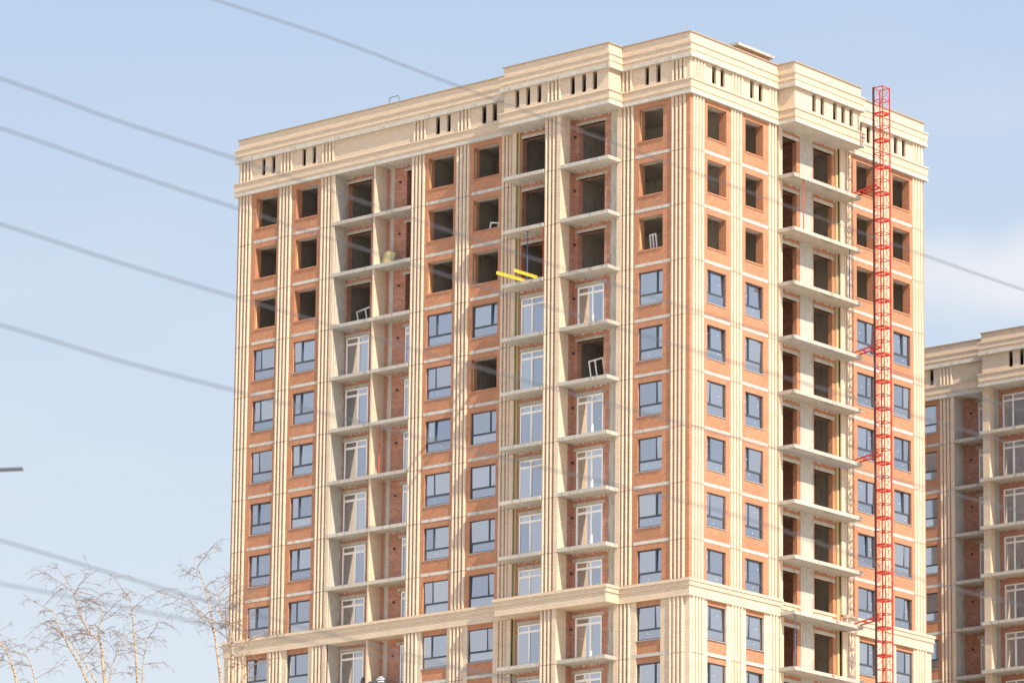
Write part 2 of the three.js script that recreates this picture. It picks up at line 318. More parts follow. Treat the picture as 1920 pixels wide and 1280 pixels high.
// ------------------------------------------------------------------ the tower under construction
const NF = 11, LOW = -33.0;
const tower = thing('apartment_tower', 'tall unfinished brick apartment tower with open window holes in its top three storeys', 'building');
{
  const T = tower, Y = Y0, PLAN = [[-33, -21.55], [-33, 0], [-11.95, 0], [-11.95, 1.13], [-4.64, 1.13], [-4.64, 0], [0, 0], [0, -7.75], [1.14, -7.75], [1.14, -13.82], [0, -13.82], [0, -21.55]];
  layers(T, PLAN, Y, CROWN);
  // belt course between the storeys
  layers(T, [[-33.08, -21.78], [-33.08, 0], [-11.95, 0], [-11.95, 1.10], [-4.66, 1.10], [-4.66, 0], [0, 0], [0, -7.6], [-0.4, -7.6], [-0.4, -13.9], [0, -13.9], [0, -21.78]], Y,
    [['belt_course', BELT0, -23.52, 0.17, M.cream], ['belt_course', -23.52, -23.27, 0.22, M.cream], ['belt_ledge', -23.27, BELT1, 0.27, M.cream]]);

  // frieze with its slots and shafts
  const pr = (c, n = 4) => [c - 0.09, c + (n - 1) * 0.262 + 0.09];
  const sl = (...v) => v.map(([a, b]) => [-a, -b]);
  frieze(LF, -33, -11.95, 0, Y, sl([31.19, 30.92], [30.42, 30.13], [28.02, 27.74], [27.23, 26.96], [17.9, 17.59], [17.08, 16.80], [14.53, 14.20], [13.76, 13.43]), T, [pr(-32.80), pr(-29.62), pr(-26.38), pr(-19.45), pr(-16.20)]);
  frieze(LF, -11.95, -4.64, 1.13, Y, sl([11.18, 10.89], [10.40, 10.11], [9.62, 9.33], [7.29, 6.99], [6.51, 6.21], [5.75, 5.44]), T, [pr(-8.80)]);
  frieze(LF, -4.64, -0.13, 0, Y, sl([3.07, 2.80], [2.31, 2.01]), T, [pr(-4.52, 3), pr(-1.16)]);
  frieze(RF, 0.0, 7.75, 0, Y, [[1.88, 2.26], [2.62, 3.00], [5.25, 5.60], [6.02, 6.39]], T, [pr(0.38), pr(3.70), pr(7.02, 3)]);
  frieze(RF, 7.75, 13.82, 1.14, Y, [[9.35, 9.71], [10.11, 10.48], [11.27, 11.66], [12.05, 12.43], [12.81, 13.17]], T);
  frieze(RF, 13.82, 21.55, 0, Y, [[15.25, 15.62], [16.04, 16.42], [18.67, 19.05], [19.46, 19.82]], T, [pr(17.25), pr(20.55)]);
  for (const b of [[-11.95, -11.57, 0, 1.0], [-5.02, -4.64, 0, 1.0], [0, 1.01, -8.13, -7.75], [0, 1.01, -13.82, -13.44], [-33, -32.62, -21.55, -0.13], [-32.62, -0.13, -21.55, -21.17]]) new GB().box(b[0], b[1], Y + 3.78, Y + 4.98, b[2], b[3]).build('frieze_return', M.cream, T);
  new GB().box(-27, -6, Y + 3.78, Y + 4.98, -16, -6).build('attic_core', M.rough, T);
  const row = (c, n = 4, p = 0.262) => Array.from({ length: n }, (_, i) => c + i * p);
  for (const s of [32.80, 29.62, 26.38, 19.45, 16.20]) pilaster(LF, row(-s), 0.089, Y, [[3.78, 4.98, 0]], T);
  pilaster(LF, row(-8.80), 0.089, Y, [[3.78, 4.98, 1.13]], T);
  pilaster(LF, row(-4.52, 3), 0.089, Y, [[3.78, 4.98, 0]], T); pilaster(LF, row(-1.16), 0.089, Y, [[3.78, 4.98, 0]], T);
  for (const t of [0.38, 3.70]) pilaster(RF, row(t), 0.089, Y, [[3.78, 4.98, 0]], T);
  pilaster(RF, row(7.02, 3), 0.089, Y, [[3.78, 4.98, 0]], T);
  for (const t of [17.25, 20.55]) pilaster(RF, row(t), 0.089, Y, [[3.78, 4.98, 0]], T);

  // red brick wall fields: solid piers between openings, spandrels under and over them
  const wallG = new GB();
  const wall = (f, a0, a1, wins, pils) => {
    let x = a0;
    for (const w of [...wins, [a1, a1]]) {
      if (w[0] - x > 0.01) {
        const cuts = []; let c = x;
        for (const q of pils) if (q[0] >= x - 0.001 && q[1] <= w[0] + 0.001) { if (q[0] - c > 0.005) cuts.push([c, q[0], 0]); cuts.push([q[0], q[1], -0.08]); c = q[1]; }
        if (w[0] - c > 0.005) cuts.push([c, w[0], 0]);
        for (const [p, q, d] of cuts) { for (let k = 0; k <= 8; k++) f.box(wallG.batch(0.06), p, q, Y + (k === 8 ? BELT0 : -k * FH), Y + (k ? -(k - 1) * FH : TOP), -0.5, d); fbox('wall', M.cream, T, f, p, q, Y + LOW, Y + BELT0, -0.5, d + 0.06); }
      }
      if (w[1] > w[0]) for (let k = 0; k <= NF; k++) {
        const yb = -k * FH, top = k === 0 ? TOP : yb + FH + SILL;
        if (k >= 9) fbox('spandrel', M.red, T, f, w[0], w[1], Y + yb + HEAD, Y + (k === 9 ? BELT0 : top), -0.5, 0); else f.box(wallG.batch(0.06), w[0], w[1], Y + yb + HEAD, Y + top, -0.5, 0);
        if (k === 9) f.box(wallG, w[0], w[1], Y + BELT0, Y + top, -0.5, 0);
      }
      x = w[1];
    }
  };
    const WL = [[-31.55, -29.90], [-28.41, -26.76], [-18.35, -16.52], [-15.06, -13.24], [-3.44, -1.82]];
  const WR = [[1.50, 3.15], [4.84, 6.43], [15.05, 16.70], [18.52, 20.17]];
  wall(LF, -33, -25.34, WL.slice(0, 2), [pr(-32.80), pr(-29.64), pr(-26.38)]); wall(LF, -19.63, -11.94, WL.slice(2, 4), [pr(-19.51), pr(-16.23), pr(-12.92, 3)]); wall(LF, -4.88, -0.5, WL.slice(4), [pr(-4.42, 3), pr(-1.16)]);
  wall(RF, 0, 8.04, WR.slice(0, 2), [pr(0.30), pr(3.62), pr(6.98, 3)]); wall(RF, 13.42, 21.55, WR.slice(2), [pr(13.86, 3), pr(17.2), pr(20.52)]);
  wallG.build('wall', M.red, T);
  new GB().box(-33.24, -33.0, Y + LOW, Y + BELT0, -21.9, 0.06).box(-33.0, 0.06, Y + LOW, Y + BELT0, -21.9, -21.55).build('end_wall', M.cream, T);
  { const g = new GB(), z0 = -3.2, z1 = -4.9;        // end and rear walls, the end wall with a window opening in the open storeys
    g.box(-33, -32.6, Y + LOW, Y + TOP, z0, -0.5); g.box(-33, -32.6, Y + LOW, Y + TOP, -21.55, z1);
    for (let k = 0; k < 3; k++) g.box(-33, -32.6, Y - k * FH + HEAD, Y - k * FH + (k ? FH + SILL : TOP), z1, z0);
    g.box(-33, -32.6, Y + LOW, Y - 2 * FH + SILL, z1, z0); g.box(-32.6, -0.5, Y + LOW, Y + TOP, -21.55, -21.15);
    g.build('rear_wall', M.concrete, T); }
  new GB().box(-33, 0, 0, Y + LOW, -21.55, 0).build('lower_storeys', M.cream, T);

  // inside: floor plates, core and party walls
  for (let k = 0; k <= NF; k++) new GB().box(-32.55, -0.45, Y - k * FH + 0.004, Y - k * FH + SLAB - 0.01, -21.2, -0.45).build('floor_plate', M.concrete, T);
  new GB().box(-27, -8, Y + LOW, Y + TOP, -17, -7.6).build('core', M.concrete, T);
  { const g = new GB(), h = new GB();
    [-29.3, -25.95, -22.4, -19.05, -15.8, -12.4, -8.6].forEach((x, i) => h.box(x - 0.1, x + 0.1, Y + LOW, Y + TOP, -7.7, -0.97));
    [-4.0, -7.45, -10.6, -14.0, -17.6].forEach((z, i) => (i === 2 ? g : h).box(-8.1, -0.48, Y + LOW, Y + TOP, z - 0.1, z + 0.1));
    g.build('party_wall', M.rough, T); h.build('party_wall', M.concrete, T); }

  // window bays: slab edge, sill and window or open hole
  const openL = [[0, 1, 2], [0, 1, 2], [0, 1, 2], [0, 1, 2, 4], [0, 1, 2]], openR = [[0, 1, 2], [0, 1, 2], [0, 1, 2], [0, 1, 2]];
  const mullL = [0.36, 0.36, 0.36, 0.74, 0.74], mullR = [0.24, 0.26, 0.62, 0.62];
  const bandsL = [[-31.72, -29.78], [-28.57, -26.52], [-18.52, -16.37], [-15.20, -13.06], [-3.68, -1.30]], bandsR = [[1.25, 3.48], [4.55, 6.84], [14.58, 17.05], [18.22, 20.34]];
  for (const [f, W, B, open, mull] of [[LF, WL, bandsL, openL, mullL], [RF, WR, bandsR, openR, mullR]]) W.forEach((w, i) => {
    for (let k = 0; k <= NF - 1; k++) {
      const y = Y - k * FH;
      if (k !== 8) fbox('slab_edge', M.band, T, f, B[i][0], B[i][1], y + 0.005, y + SLAB - 0.01, -0.2, k > 8 ? 0.068 : 0.009 + 0.004 * ((k + i) % 3));
      if (open[i].includes(k)) {
        fbox('brick_sill', M.red, T, f, w[0] - 0.02, w[1] + 0.02, y + SILL - 0.07, y + SILL + 0.012, -0.12, 0.035);
        fbox('lintel', M.concrete, T, f, w[0] - 0.01, w[1] + 0.01, y + HEAD - 0.02, y + HEAD + 0.1, -0.48, -0.13);
        if ((i + k) % 2 === 0 || i === 3) fbox('foam_seal', M.foam, T, f, w[0] - 0.005, w[0] + 0.012, y + SILL + 0.15, y + HEAD - 0.25, -0.2, -0.15);
      } else glazedWindow(f, w[0], w[1], y, T, mull[i], k > 8 ? -0.1 : -0.13);
    }
  });

  // pilasters of the upper and lower storeys
  for (const s of [32.80, 29.64, 26.38, 19.51, 16.23]) pilaster(LF, row(-s), 0.089, Y, upperSegs(), T, s === 26.38 ? [-25.52, -25.34] : null);
  pilaster(LF, row(-12.92, 3), 0.089, Y, upperSegs(), T, [-12.22, -11.94]);
  pilaster(LF, row(-4.42, 3), 0.089, Y, upperSegs(), T, [-4.88, -4.56]);
  pilaster(LF, row(-1.16), 0.089, Y, upperSegs(), T);
  for (const t of [0.30, 3.62]) pilaster(RF, row(t), 0.089, Y, upperSegs(), T);
  pilaster(RF, row(6.98, 3), 0.089, Y, upperSegs(), T, [7.72, 8.04]);
  pilaster(RF, row(13.86, 3), 0.089, Y, upperSegs(), T, [13.42, 13.72]);
  pilaster(RF, row(17.2), 0.089, Y, upperSegs(), T); pilaster(RF, row(20.52), 0.089, Y, upperSegs(), T);

  // recessed loggia on the long side
  const lump = [];
  const lg = part('loggia', T);
  { const D = -0.95, side = new GB(), back = new GB(), fin = new GB(), col = new GB();
    LF.box(side, -25.64, -25.33, Y + LOW, Y + TOP, D - 0.4, -0.02); LF.box(side, -19.64, -19.4, Y + LOW, Y + TOP, D - 0.4, -0.02);
    const doorL = [-25.26, -23.48], doorR = [-20.82, -19.75];
    LF.box(back, -25.34, doorL[0], Y + LOW, Y + TOP, D - 0.4, D); LF.box(back, doorL[1], doorR[0], Y + LOW, Y + TOP, D - 0.4, D); LF.box(back, doorR[1], -19.63, Y + LOW, Y + TOP, D - 0.4, D);
    for (let k = 0; k <= NF; k++) for (const d of [doorL, doorR]) LF.box(back, d[0], d[1], Y - k * FH + 2.62, Y - k * FH + (k ? FH : TOP), D - 0.4, D);
    LF.box(col, -22.02, -21.73, Y + LOW, Y + TOP, D - 0.1, D + 0.012);
    side.build('side_wall', M.concrete, lg); back.build('back_wall', M.rough, lg); col.build('concrete_column', M.concrete, lg);
    for (let k = 0; k <= NF - 1; k++) {
      const y = Y - k * FH;
      if (k !== 8) fbox('balcony_slab', M.concrete, lg, LF, -25.42, -19.62, y, y + SLAB + 0.01, D, 0.12);
      else fbox('balcony_slab', M.concrete, lg, LF, -25.34, -19.63, y + 0.02, y + SLAB, D, 0.0);
      fbox('brick_fin', M.cream, lg, LF, -22.43, -22.31, y + (k === 9 ? SLAB + 0.01 : SLAB + 0.01), y + (k === 0 ? TOP : FH), D, 0.04);
      fbox('lintel', M.concrete, lg, LF, doorL[0] - 0.06, doorL[1] + 0.12, y + 2.62, y + 2.80, D - 0.2, D + 0.03);
      fbox('lintel', M.concrete, lg, LF, doorR[0] - 0.2, doorR[1], y + 2.62, y + 2.78, D - 0.2, D + 0.03);
      if (k > 2) { whiteDoor(LF, doorL[0] + 0.02, doorL[1] - 0.02, y + SLAB + 0.02, y + 2.61, lg, D - 0.06, 0.56); whiteDoor(LF, doorR[0] + 0.02, doorR[1] - 0.02, y + SLAB + 0.02, y + 2.61, lg, D - 0.06, 0.5); }
      const v = new THREE.CylinderGeometry(0.055, 0.055, 0.12, 12); v.rotateX(Math.PI / 2); mesh('vent_pipe', v, M.vent, lg).position.set(-21.28, y + 2.05, D + 0.06);
      const yt = y + (k === 0 ? TOP : FH); lump.push([LF, -25.3, -22.45, yt, D], [LF, -22.2, -19.7, yt, D]);
    }
  }
  // projecting balconies on the long side
  const bl = part('balcony_bay', T);
  { const D = -0.1, back = new GB(), fin = new GB(), finRed = new GB(), col = new GB();
    const d1 = [-11.66, -9.75], d2 = [-7.70, -5.86];
    LF.box(back, -11.94, d1[0], Y + LOW, Y + TOP, D - 0.4, D); LF.box(back, d1[1], d2[0], Y + LOW, Y + TOP, D - 0.4, D); LF.box(back, d2[1], -5.44, Y + LOW, Y + TOP, D - 0.4, D);
    LF.box(col, -5.44, -4.88, Y + LOW, Y + TOP, D - 0.4, D + 0.01);
    for (let k = 0; k <= NF; k++) for (const d of [d1, d2]) LF.box(back, d[0], d[1], Y - k * FH + 2.60, Y - k * FH + (k ? FH : TOP), D - 0.4, D);
    back.build('back_wall', M.rough, bl); col.build('concrete_column', M.concrete, bl);
    for (const [y0, y1, d] of upperSegs(1.0)) { LF.box(fin.batch(0.05), -9.12, -7.97, Y + y0, Y + y1, 0.3, d - 0.08); LF.box(finRed, -9.05, -8.02, Y + y0, Y + y1, D, 0.3); }
    fin.build('brick_fin', M.cream, bl); finRed.build('fin_root', M.rough, bl);
    fbox('insulation_strip', M.wool, bl, LF, -11.94, -11.78, Y + LOW, Y + TOP, D, D + 0.06);
    for (let k = 0; k <= NF - 1; k++) {
      const y = Y - k * FH;
      if (k !== 8) { fbox('balcony_slab', M.concrete, bl, LF, -12.02, -9.125, y, y + SLAB + 0.01, D, 1.14); fbox('balcony_slab', M.concrete, bl, LF, -7.965, -4.66, y, y + SLAB + 0.01, D, 1.10); }
      fbox('lintel', M.concrete, bl, LF, d1[0] - 0.02, d1[1] + 0.14, y + 2.60, y + 2.78, D - 0.2, D + 0.03);
      fbox('lintel', M.concrete, bl, LF, d2[0] - 0.14, d2[1] + 0.18, y + 2.60, y + 2.76, D - 0.2, D + 0.03);
      if (k > 2) whiteDoor(LF, d1[0] + 0.01, d1[1] - 0.01, y + SLAB + 0.02, y + 2.59, bl, D - 0.06, 0.42);
      if (k > 2 && k !== 4) whiteDoor(LF, d2[0] + 0.01, d2[1] - 0.01, y + SLAB + 0.02, y + 2.59, bl, D - 0.06, 0.57);
      const v = new THREE.CylinderGeometry(0.055, 0.055, 0.14, 12); v.rotateX(Math.PI / 2); mesh('vent_pipe', v, M.vent, bl).position.set(-7.88, y + 2.0, D + 0.07);
      const yt = y + (k === 0 ? TOP : FH); lump.push([LF, -11.75, -9.15, yt, D], [LF, -7.95, -5.0, yt, D]);
    }
    pilaster(LF, row(-9.02, 3), 0.089, Y, upperSegs(1.0), bl, [-8.25, -7.965, 0.85]);
  }
  // projecting balconies on the short side, all still open
  const br = part('balcony_bay', T);
  { const D = -0.15, back = new GB(), col = new GB(), o1 = [8.10, 9.66], o2 = [11.22, 12.92];
    RF.box(back, 8.04, o1[0], Y + LOW, Y + TOP, D - 0.28, D); RF.box(back, o1[1], 9.96, Y + LOW, Y + TOP, D - 0.28, D); RF.box(back, 11.13, o2[0], Y + LOW, Y + TOP, D - 0.28, D); RF.box(back, o2[1], 13.42, Y + LOW, Y + TOP, D - 0.28, D);
    RF.box(col, 9.96, 11.13, Y + LOW, Y + TOP, D - 0.28, D + 0.015);
    for (let k = 0; k <= NF; k++) for (const d of [o1, o2]) RF.box(back, d[0], d[1], Y - k * FH + 2.58, Y - k * FH + (k ? FH : TOP), D - 0.28, D);
    back.build('back_wall', M.red, br); col.build('concrete_wall', M.concrete, br);
    fbox('insulation_strip', M.wool, br, RF, 13.2, 13.42, Y + LOW, Y + TOP, D, D + 0.08);
    for (let k = 0; k <= NF - 1; k++) {
      const y = Y - k * FH;
      fbox('balcony_slab', M.concrete, br, RF, 7.70, 13.93, y, y + SLAB + 0.01, D, 1.13);
      fbox('lintel', M.concrete, br, RF, o1[0] - 0.02, o1[1] + 0.22, y + 2.58, y + 2.78, D - 0.2, D + 0.035);
      fbox('lintel', M.concrete, br, RF, o2[0] - 0.08, o2[1] + 0.16, y + 2.58, y + 2.78, D - 0.2, D + 0.035);
      lump.push([RF, 8.1, 13.3, y + (k === 0 ? TOP : FH), D]);
    }
  }
  mortarLumps(lump, T);
  // stair head on the roof
  const sh = part('stair_head', T);
  new GB().box(-8.4, -3.2, Y + 6.3, Y + 8.3, -11.3, -8.35).build('wall', M.red, sh);
  new GB().box(-8.6, -3.0, Y + 8.3, Y + 8.45, -11.5, -8.15).build('roof_slab', M.concrete, sh);
}

// ------------------------------------------------------------------ the second block behind
const block = thing('apartment_block', 'lower brick apartment block with finished windows behind the tower', 'building', [0, 0, -45.73]);
{
  const T = block, Y = Y0 - 6, PLAN = [[-44, -16], [-44, 0], [-11.55, 0], [-11.55, 1.13], [-2.2, 1.13], [-2.2, 0], [14, 0], [14, -16]];
  layers(T, PLAN, Y, CROWN);
  frieze(LF, -44, -11.55, 0, Y, [[-17.05, -16.76], [-16.27, -15.98]], T); frieze(LF, -11.55, -2.2, 1.13, Y, [[-9.6, -9.3], [-8.8, -8.5], [-8.0, -7.7], [-5.6, -5.3], [-4.8, -4.5], [-4.0, -3.7]], T); frieze(LF, -2.2, 14, 0, Y, [], T);
  for (const b of [[-11.55, -11.17], [-2.58, -2.2]]) new GB().box(b[0], b[1], Y + 3.78, Y + 4.98, 0, 1.0).build('frieze_return', M.cream, T);
  new GB().box(-40, 10, Y + 3.78, Y + 4.98, -15, -6).build('attic_core', M.rough, T);
  const row = (c, n = 4, p = 0.262) => Array.from({ length: n }, (_, i) => c + i * p), N2 = 11, LO = -31;
  pilaster(LF, row(-15.42), 0.089, Y, [[3.78, 4.98, 0]], T); pilaster(LF, row(-7.2), 0.089, Y, [[3.78, 4.98, 1.13]], T);
  const segs = []; { let y = TOP; for (let k = 0; k < N2; k++) { segs.push([-k * FH + 0.012, y, 0]); y = -k * FH - 0.012; } }
  pilaster(LF, row(-15.42, 4), 0.089, Y, segs, T, [-14.60, -14.40]);
  const wins = [[-17.42, -15.77]], g = new GB();
  LF.box(g, -44, -17.42, Y + LO, Y + TOP, -0.5, 0); LF.box(g, -15.77, -14.40, Y + LO, Y + TOP, -0.5, 0); LF.box(g, -2.2, 14, Y + LO, Y + TOP, -0.5, 0);
  for (let k = 0; k <= N2; k++) LF.box(g, -17.42, -15.77, Y - k * FH + HEAD, Y - k * FH + (k ? FH + SILL : TOP), -0.5, 0);
  g.build('wall', M.red, T);
  new GB().box(-43.6, 13.6, Y + LO, Y + TOP, -16, -2.0).build('core', M.rough, T);
  new GB().box(-44, 14, 0, Y + LO, -16, 0).build('lower_storeys', M.cream, T);
  const lg = part('loggia', T), by = part('balcony_bay', T), D = -0.95, lump = [];
  const back = new GB(), side = new GB(), bayw = new GB(), col = new GB(), fin = new GB();
  LF.box(side, -14.7, -14.39, Y + LO, Y + TOP, D - 0.4, -0.02);
  LF.box(back, -14.40, -13.3, Y + LO, Y + TOP, D - 0.4, D); LF.box(back, -11.8, -11.55, Y + LO, Y + TOP, D - 0.4, D);
  LF.box(bayw, -11.2, -10.92, Y + LO, Y + TOP, -0.5, -0.1); LF.box(bayw, -8.5, -2.2, Y + LO, Y + TOP, -0.5, -0.1); LF.box(col, -11.62, -11.2, Y + LO, Y + TOP, -1.4, -0.08);
  LF.box(fin, -11.75, -11.26, Y + LO, Y + TOP, 0.3, 0.85);
  for (let k = 0; k <= N2; k++) { LF.box(back, -13.3, -11.8, Y - k * FH + 2.62, Y - k * FH + (k ? FH : TOP), D - 0.4, D); LF.box(bayw, -10.92, -8.5, Y - k * FH + 2.62, Y - k * FH + (k ? FH : TOP), -0.5, -0.1); }
  side.build('side_wall', M.concrete, lg); back.build('back_wall', M.rough, lg); bayw.build('back_wall', M.rough, by); col.build('concrete_column', M.concrete, by); fin.build('brick_fin', M.cream, by);
  for (let k = 0; k < N2; k++) {
    const y = Y - k * FH;
    fbox('slab_edge', M.band, T, LF, -17.6, -15.55, y + 0.005, y + SLAB - 0.01, -0.2, 0.01);
    glazedWindow(LF, -17.42, -15.77, y, T, 0.2);
    fbox('balcony_slab', M.concrete, lg, LF, -14.45, -11.8, y, y + SLAB + 0.01, D, 0.12);
    fbox('balcony_slab', M.concrete, by, LF, -11.8, -2.3, y, y + SLAB + 0.01, -0.1, 1.12);
    whiteDoor(LF, -13.28, -11.82, y + SLAB + 0.02, y + 2.61, lg, D - 0.06, 0.5);
    whiteDoor(LF, -10.9, -8.52, y + SLAB + 0.02, y + 2.61, by, -0.16, 0.32);
    fbox('lintel', M.concrete, lg, LF, -13.5, -11.8, y + 2.62, y + 2.8, D - 0.2, D + 0.03);
    const v = new THREE.CylinderGeometry(0.055, 0.055, 0.12, 12); v.rotateX(Math.PI / 2); mesh('vent_pipe', v, M.vent, lg).position.set(-13.8, y + 2.0, D + 0.06);
    lump.push([LF, -14.3, -11.8, y + (k ? FH : TOP), D], [LF, -11.1, -8, y + (k ? FH : TOP), -0.1]);
  }
  mortarLumps(lump, T);
}

// ------------------------------------------------------------------ red hoist mast on the short side
const mast = thing('hoist_mast', 'slender red lattice hoist mast tied to the sunlit side of the tower', 'mast', [2.68, 0, -13.67]);
{
  const a = 0.65, H = 1.508, top = Y0 + 6.06, n = Math.floor(top / H), c = [[a / 2, a / 2], [a / 2, -a / 2], [-a / 2, -a / 2], [-a / 2, a / 2]];
  const legR = new GB(), legB = new GB(), legD = new GB(), ring = new GB(), ring2 = new GB(), mid = new GB(), brace = new GB(), rack = new GB();
  c.forEach(([x, z], i) => (i === 0 ? legB : i === 3 ? legD : legR).bar([x, 0, z], [x, H, z], 0.058));
  for (let i = 0; i < 4; i++) {
    const p = c[i], q = c[(i + 1) % 4];
    ring.bar([p[0], 0.03, p[1]], [q[0], 0.03, q[1]], 0.04, 0.05); ring2.bar([p[0], H - 0.03, p[1]], [q[0], H - 0.03, q[1]], 0.04, 0.05);
    mid.bar([p[0], H / 2, p[1]], [q[0], H / 2, q[1]], 0.03, 0.045);
    brace.bar([p[0], 0.06, p[1]], [q[0], H / 2 - 0.03, q[1]], 0.016); brace.bar([q[0], H / 2 + 0.03, q[1]], [p[0], H - 0.06, p[1]], 0.016);
  }
  mid.bar([c[0][0], H / 2, c[0][1]], [c[2][0], H / 2, c[2][1]], 0.03); ring.bar([c[1][0], 0.02, c[1][1]], [c[3][0], 0.02, c[3][1]], 0.03);
  rack.bar([-a / 2 + 0.09, 0, a / 2 + 0.05], [-a / 2 + 0.09, H, a / 2 + 0.05], 0.06); for (const y of [0.1, H / 2, H - 0.1]) rack.bar([-a / 2, y, a / 2], [-a / 2 + 0.1, y, a / 2 + 0.05], 0.07, 0.1);
  const G = { leg_pair: [legR, M.mastRed], front_leg: [legB, M.mastBrown], rack_leg: [legD, M.mastDark], bottom_frame: [ring, M.mastRed], top_frame: [ring2, M.mastRed], middle_frame: [mid, M.mastRed], braces: [brace, M.mastRed], rack: [rack, M.mastDark] };
  const geos = Object.entries(G).map(([k, [g, m]]) => [k, g.geo(), m]);
  const y00 = top - n * H;
  for (let i = 0; i < n; i++) { const s = part('mast_section', mast, [0, y00 + i * H, 0]); for (const [k, g, m] of geos) mesh(k, g, m, s); }
  fbox('mast_base', M.mastRed, mast, LF, -0.6, 0.6, 0, y00, -0.6, 0.6);
  for (const y of [0, -9, -15, -24]) {                   // ties from the mast to the front edge of the balcony slabs
    const g = new GB(), a0 = Y0 + y + 0.5, b0 = Y0 + y + 0.26;
    g.bar([-0.32, a0, 0.34], [-1.78, b0, 0.30], 0.05, 0.07).bar([-0.32, a0, -0.34], [-1.72, b0, -0.18], 0.05, 0.07).bar([-0.32, a0 + 0.14, 0], [-1.2, b0 + 0.16, 0.1], 0.05).bar([-0.7, a0 - 0.09, 0.34], [-0.7, a0 - 0.09, -0.32], 0.06).bar([-1.25, b0 + 0.13, 0.32], [-1.25, b0 + 0.13, -0.26], 0.06).bar([-0.32, a0, 0.4], [-0.32, a0, -0.4], 0.07);
    g.build('wall_tie', M.mastRed, mast);
  }
}

// ------------------------------------------------------------------ small things on the site
function prop(label, mat, x, y0, y1, z, lean = 0) {
  const t = thing('shoring_prop', label, 'prop', [x, y0, z], 'adjustable props standing between the balcony slabs'), h = y1 - y0;
  mesh('outer_tube', new THREE.CylinderGeometry(0.032, 0.032, h * 0.6, 10).translate(0, h * 0.3, 0), mat, t);
  mesh('inner_tube', new THREE.CylinderGeometry(0.024, 0.024, h * 0.42, 10).translate(0, h * 0.79, 0), mat, t);
  mesh('collar', new THREE.CylinderGeometry(0.05, 0.05, 0.1, 10).translate(0, h * 0.6, 0), mat, t);
  new GB().box(-0.07, 0.07, 0, 0.008, -0.07, 0.07).box(-0.07, 0.07, h - 0.008, h, -0.07, 0.07).build('end_plates', mat, t);
}
const fl = (k) => Y0 - k * FH + SLAB + 0.01;
prop('red steel prop on the top open balcony of the sunlit side', M.propRed, 0.9, fl(1), Y0, -8.87);
prop('blue steel prop near the right end of an open balcony, under the red mast tie', M.propBlue, 0.95, fl(2), Y0 - FH, -13.05);
prop('blue steel prop standing under the balcony slab just below the belt course', M.propBlue, 0.9, fl(9), Y0 - 24, -8.03);
prop('orange red steel prop in the loggia, among its glazed doors', M.propRed, -21.95, fl(5), Y0 - 4 * FH, -0.25);
prop('blue steel prop standing behind the yellow beams on a balcony', M.propBlue, -10.47, fl(2), Y0 - FH, 0.8);
prop('dark red steel prop beside the brick fin near the yellow beams', M.propRed, -9.4, fl(2), Y0 - FH, 0.75);
function beam(label, A, B) {
  const t = thing('formwork_beam', label, 'beam', A, 'yellow timber formwork beams sticking out of a balcony'), d = [B[0] - A[0], B[1] - A[1], B[2] - A[2]], o = (y) => [[0, y, 0], [d[0], d[1] + y, d[2]]];
  new GB().bar(...o(0.085), 0.03, 0.11).build('web', M.yellow, t); new GB().bar(...o(0.15), 0.075, 0.032).build('flange', M.yellow, t); new GB().bar(...o(0.018), 0.075, 0.032).build('flange', M.yellow, t);
}
beam('yellow formwork beam sticking far out of the balcony over the brick shafts', [-10.6, fl(2) + 0.001, 0.4], [-10.82, fl(2) + 0.03, 2.95]);
beam('shorter yellow formwork beam lying beside the blue prop', [-9.66, fl(2) + 0.001, 0.1], [-9.75, fl(2) + 0.03, 2.8]);
function looseFrame(label, x, y, z, w, h, tilt, turn, group = 'white window frames waiting inside the open holes') {
  const t = thing('loose_window_frame', label, 'window frame', [x, y, z], group);
  const b = 0.07, g = new GB().box(-w / 2, w / 2, 0, b, -0.035, 0.035).box(-w / 2, w / 2, h - b, h, -0.035, 0.035).box(-w / 2, -w / 2 + b, b, h - b, -0.035, 0.035).box(w / 2 - b, w / 2, b, h - b, -0.035, 0.035);
  g.build('outer_frame', M.white, t); new GB().box(-w * 0.1, -w * 0.1 + b, b, h - b, -0.03, 0.03).build('mullion', M.white, t);
  t.rotation.set(0, turn, tilt);
}
looseFrame('white window frame leaning in an open loggia doorway', -24.1, fl(2), -1.7, 1.5, 1.25, 0.2, 0.1);
looseFrame('white window frame leaning inside the hole right of the loggia, below its top window', -13.95, fl(1) + 0.12, -0.75, 1.3, 1.1, -0.18, 0.1);
looseFrame('white window frame low in the hole above the yellow beam', -13.55, fl(2) + 0.1, -0.75, 0.6, 0.9, -0.2, 0.1);
looseFrame('white window frame standing in the hole next to the tower corner', -3.0, fl(2) + 0.1, -0.9, 0.42, 1.7, 0.1, 0.2);
looseFrame('white window frame leaning in the single open doorway among glazed balcony doors', -6.7, fl(4), -0.8, 0.9, 1.5, 0.15, 0.2);
{ // stack of insulation boards
  const t = thing('insulation_boards', 'pale yellow insulation boards leaning against the brick fin of the loggia', 'boards', [-22.0, fl(1), -0.55]);
  for (let i = 0; i < 4; i++) { const b = new GB().box(-0.3, 0.3, 0, 0.78, -0.03 + i * 0.062, 0.028 + i * 0.062).build('board', i ? M.wool : M.foam, t); b.position.x = i * 0.11; b.rotation.z = -0.33; b.rotation.y = 0.15; }
}
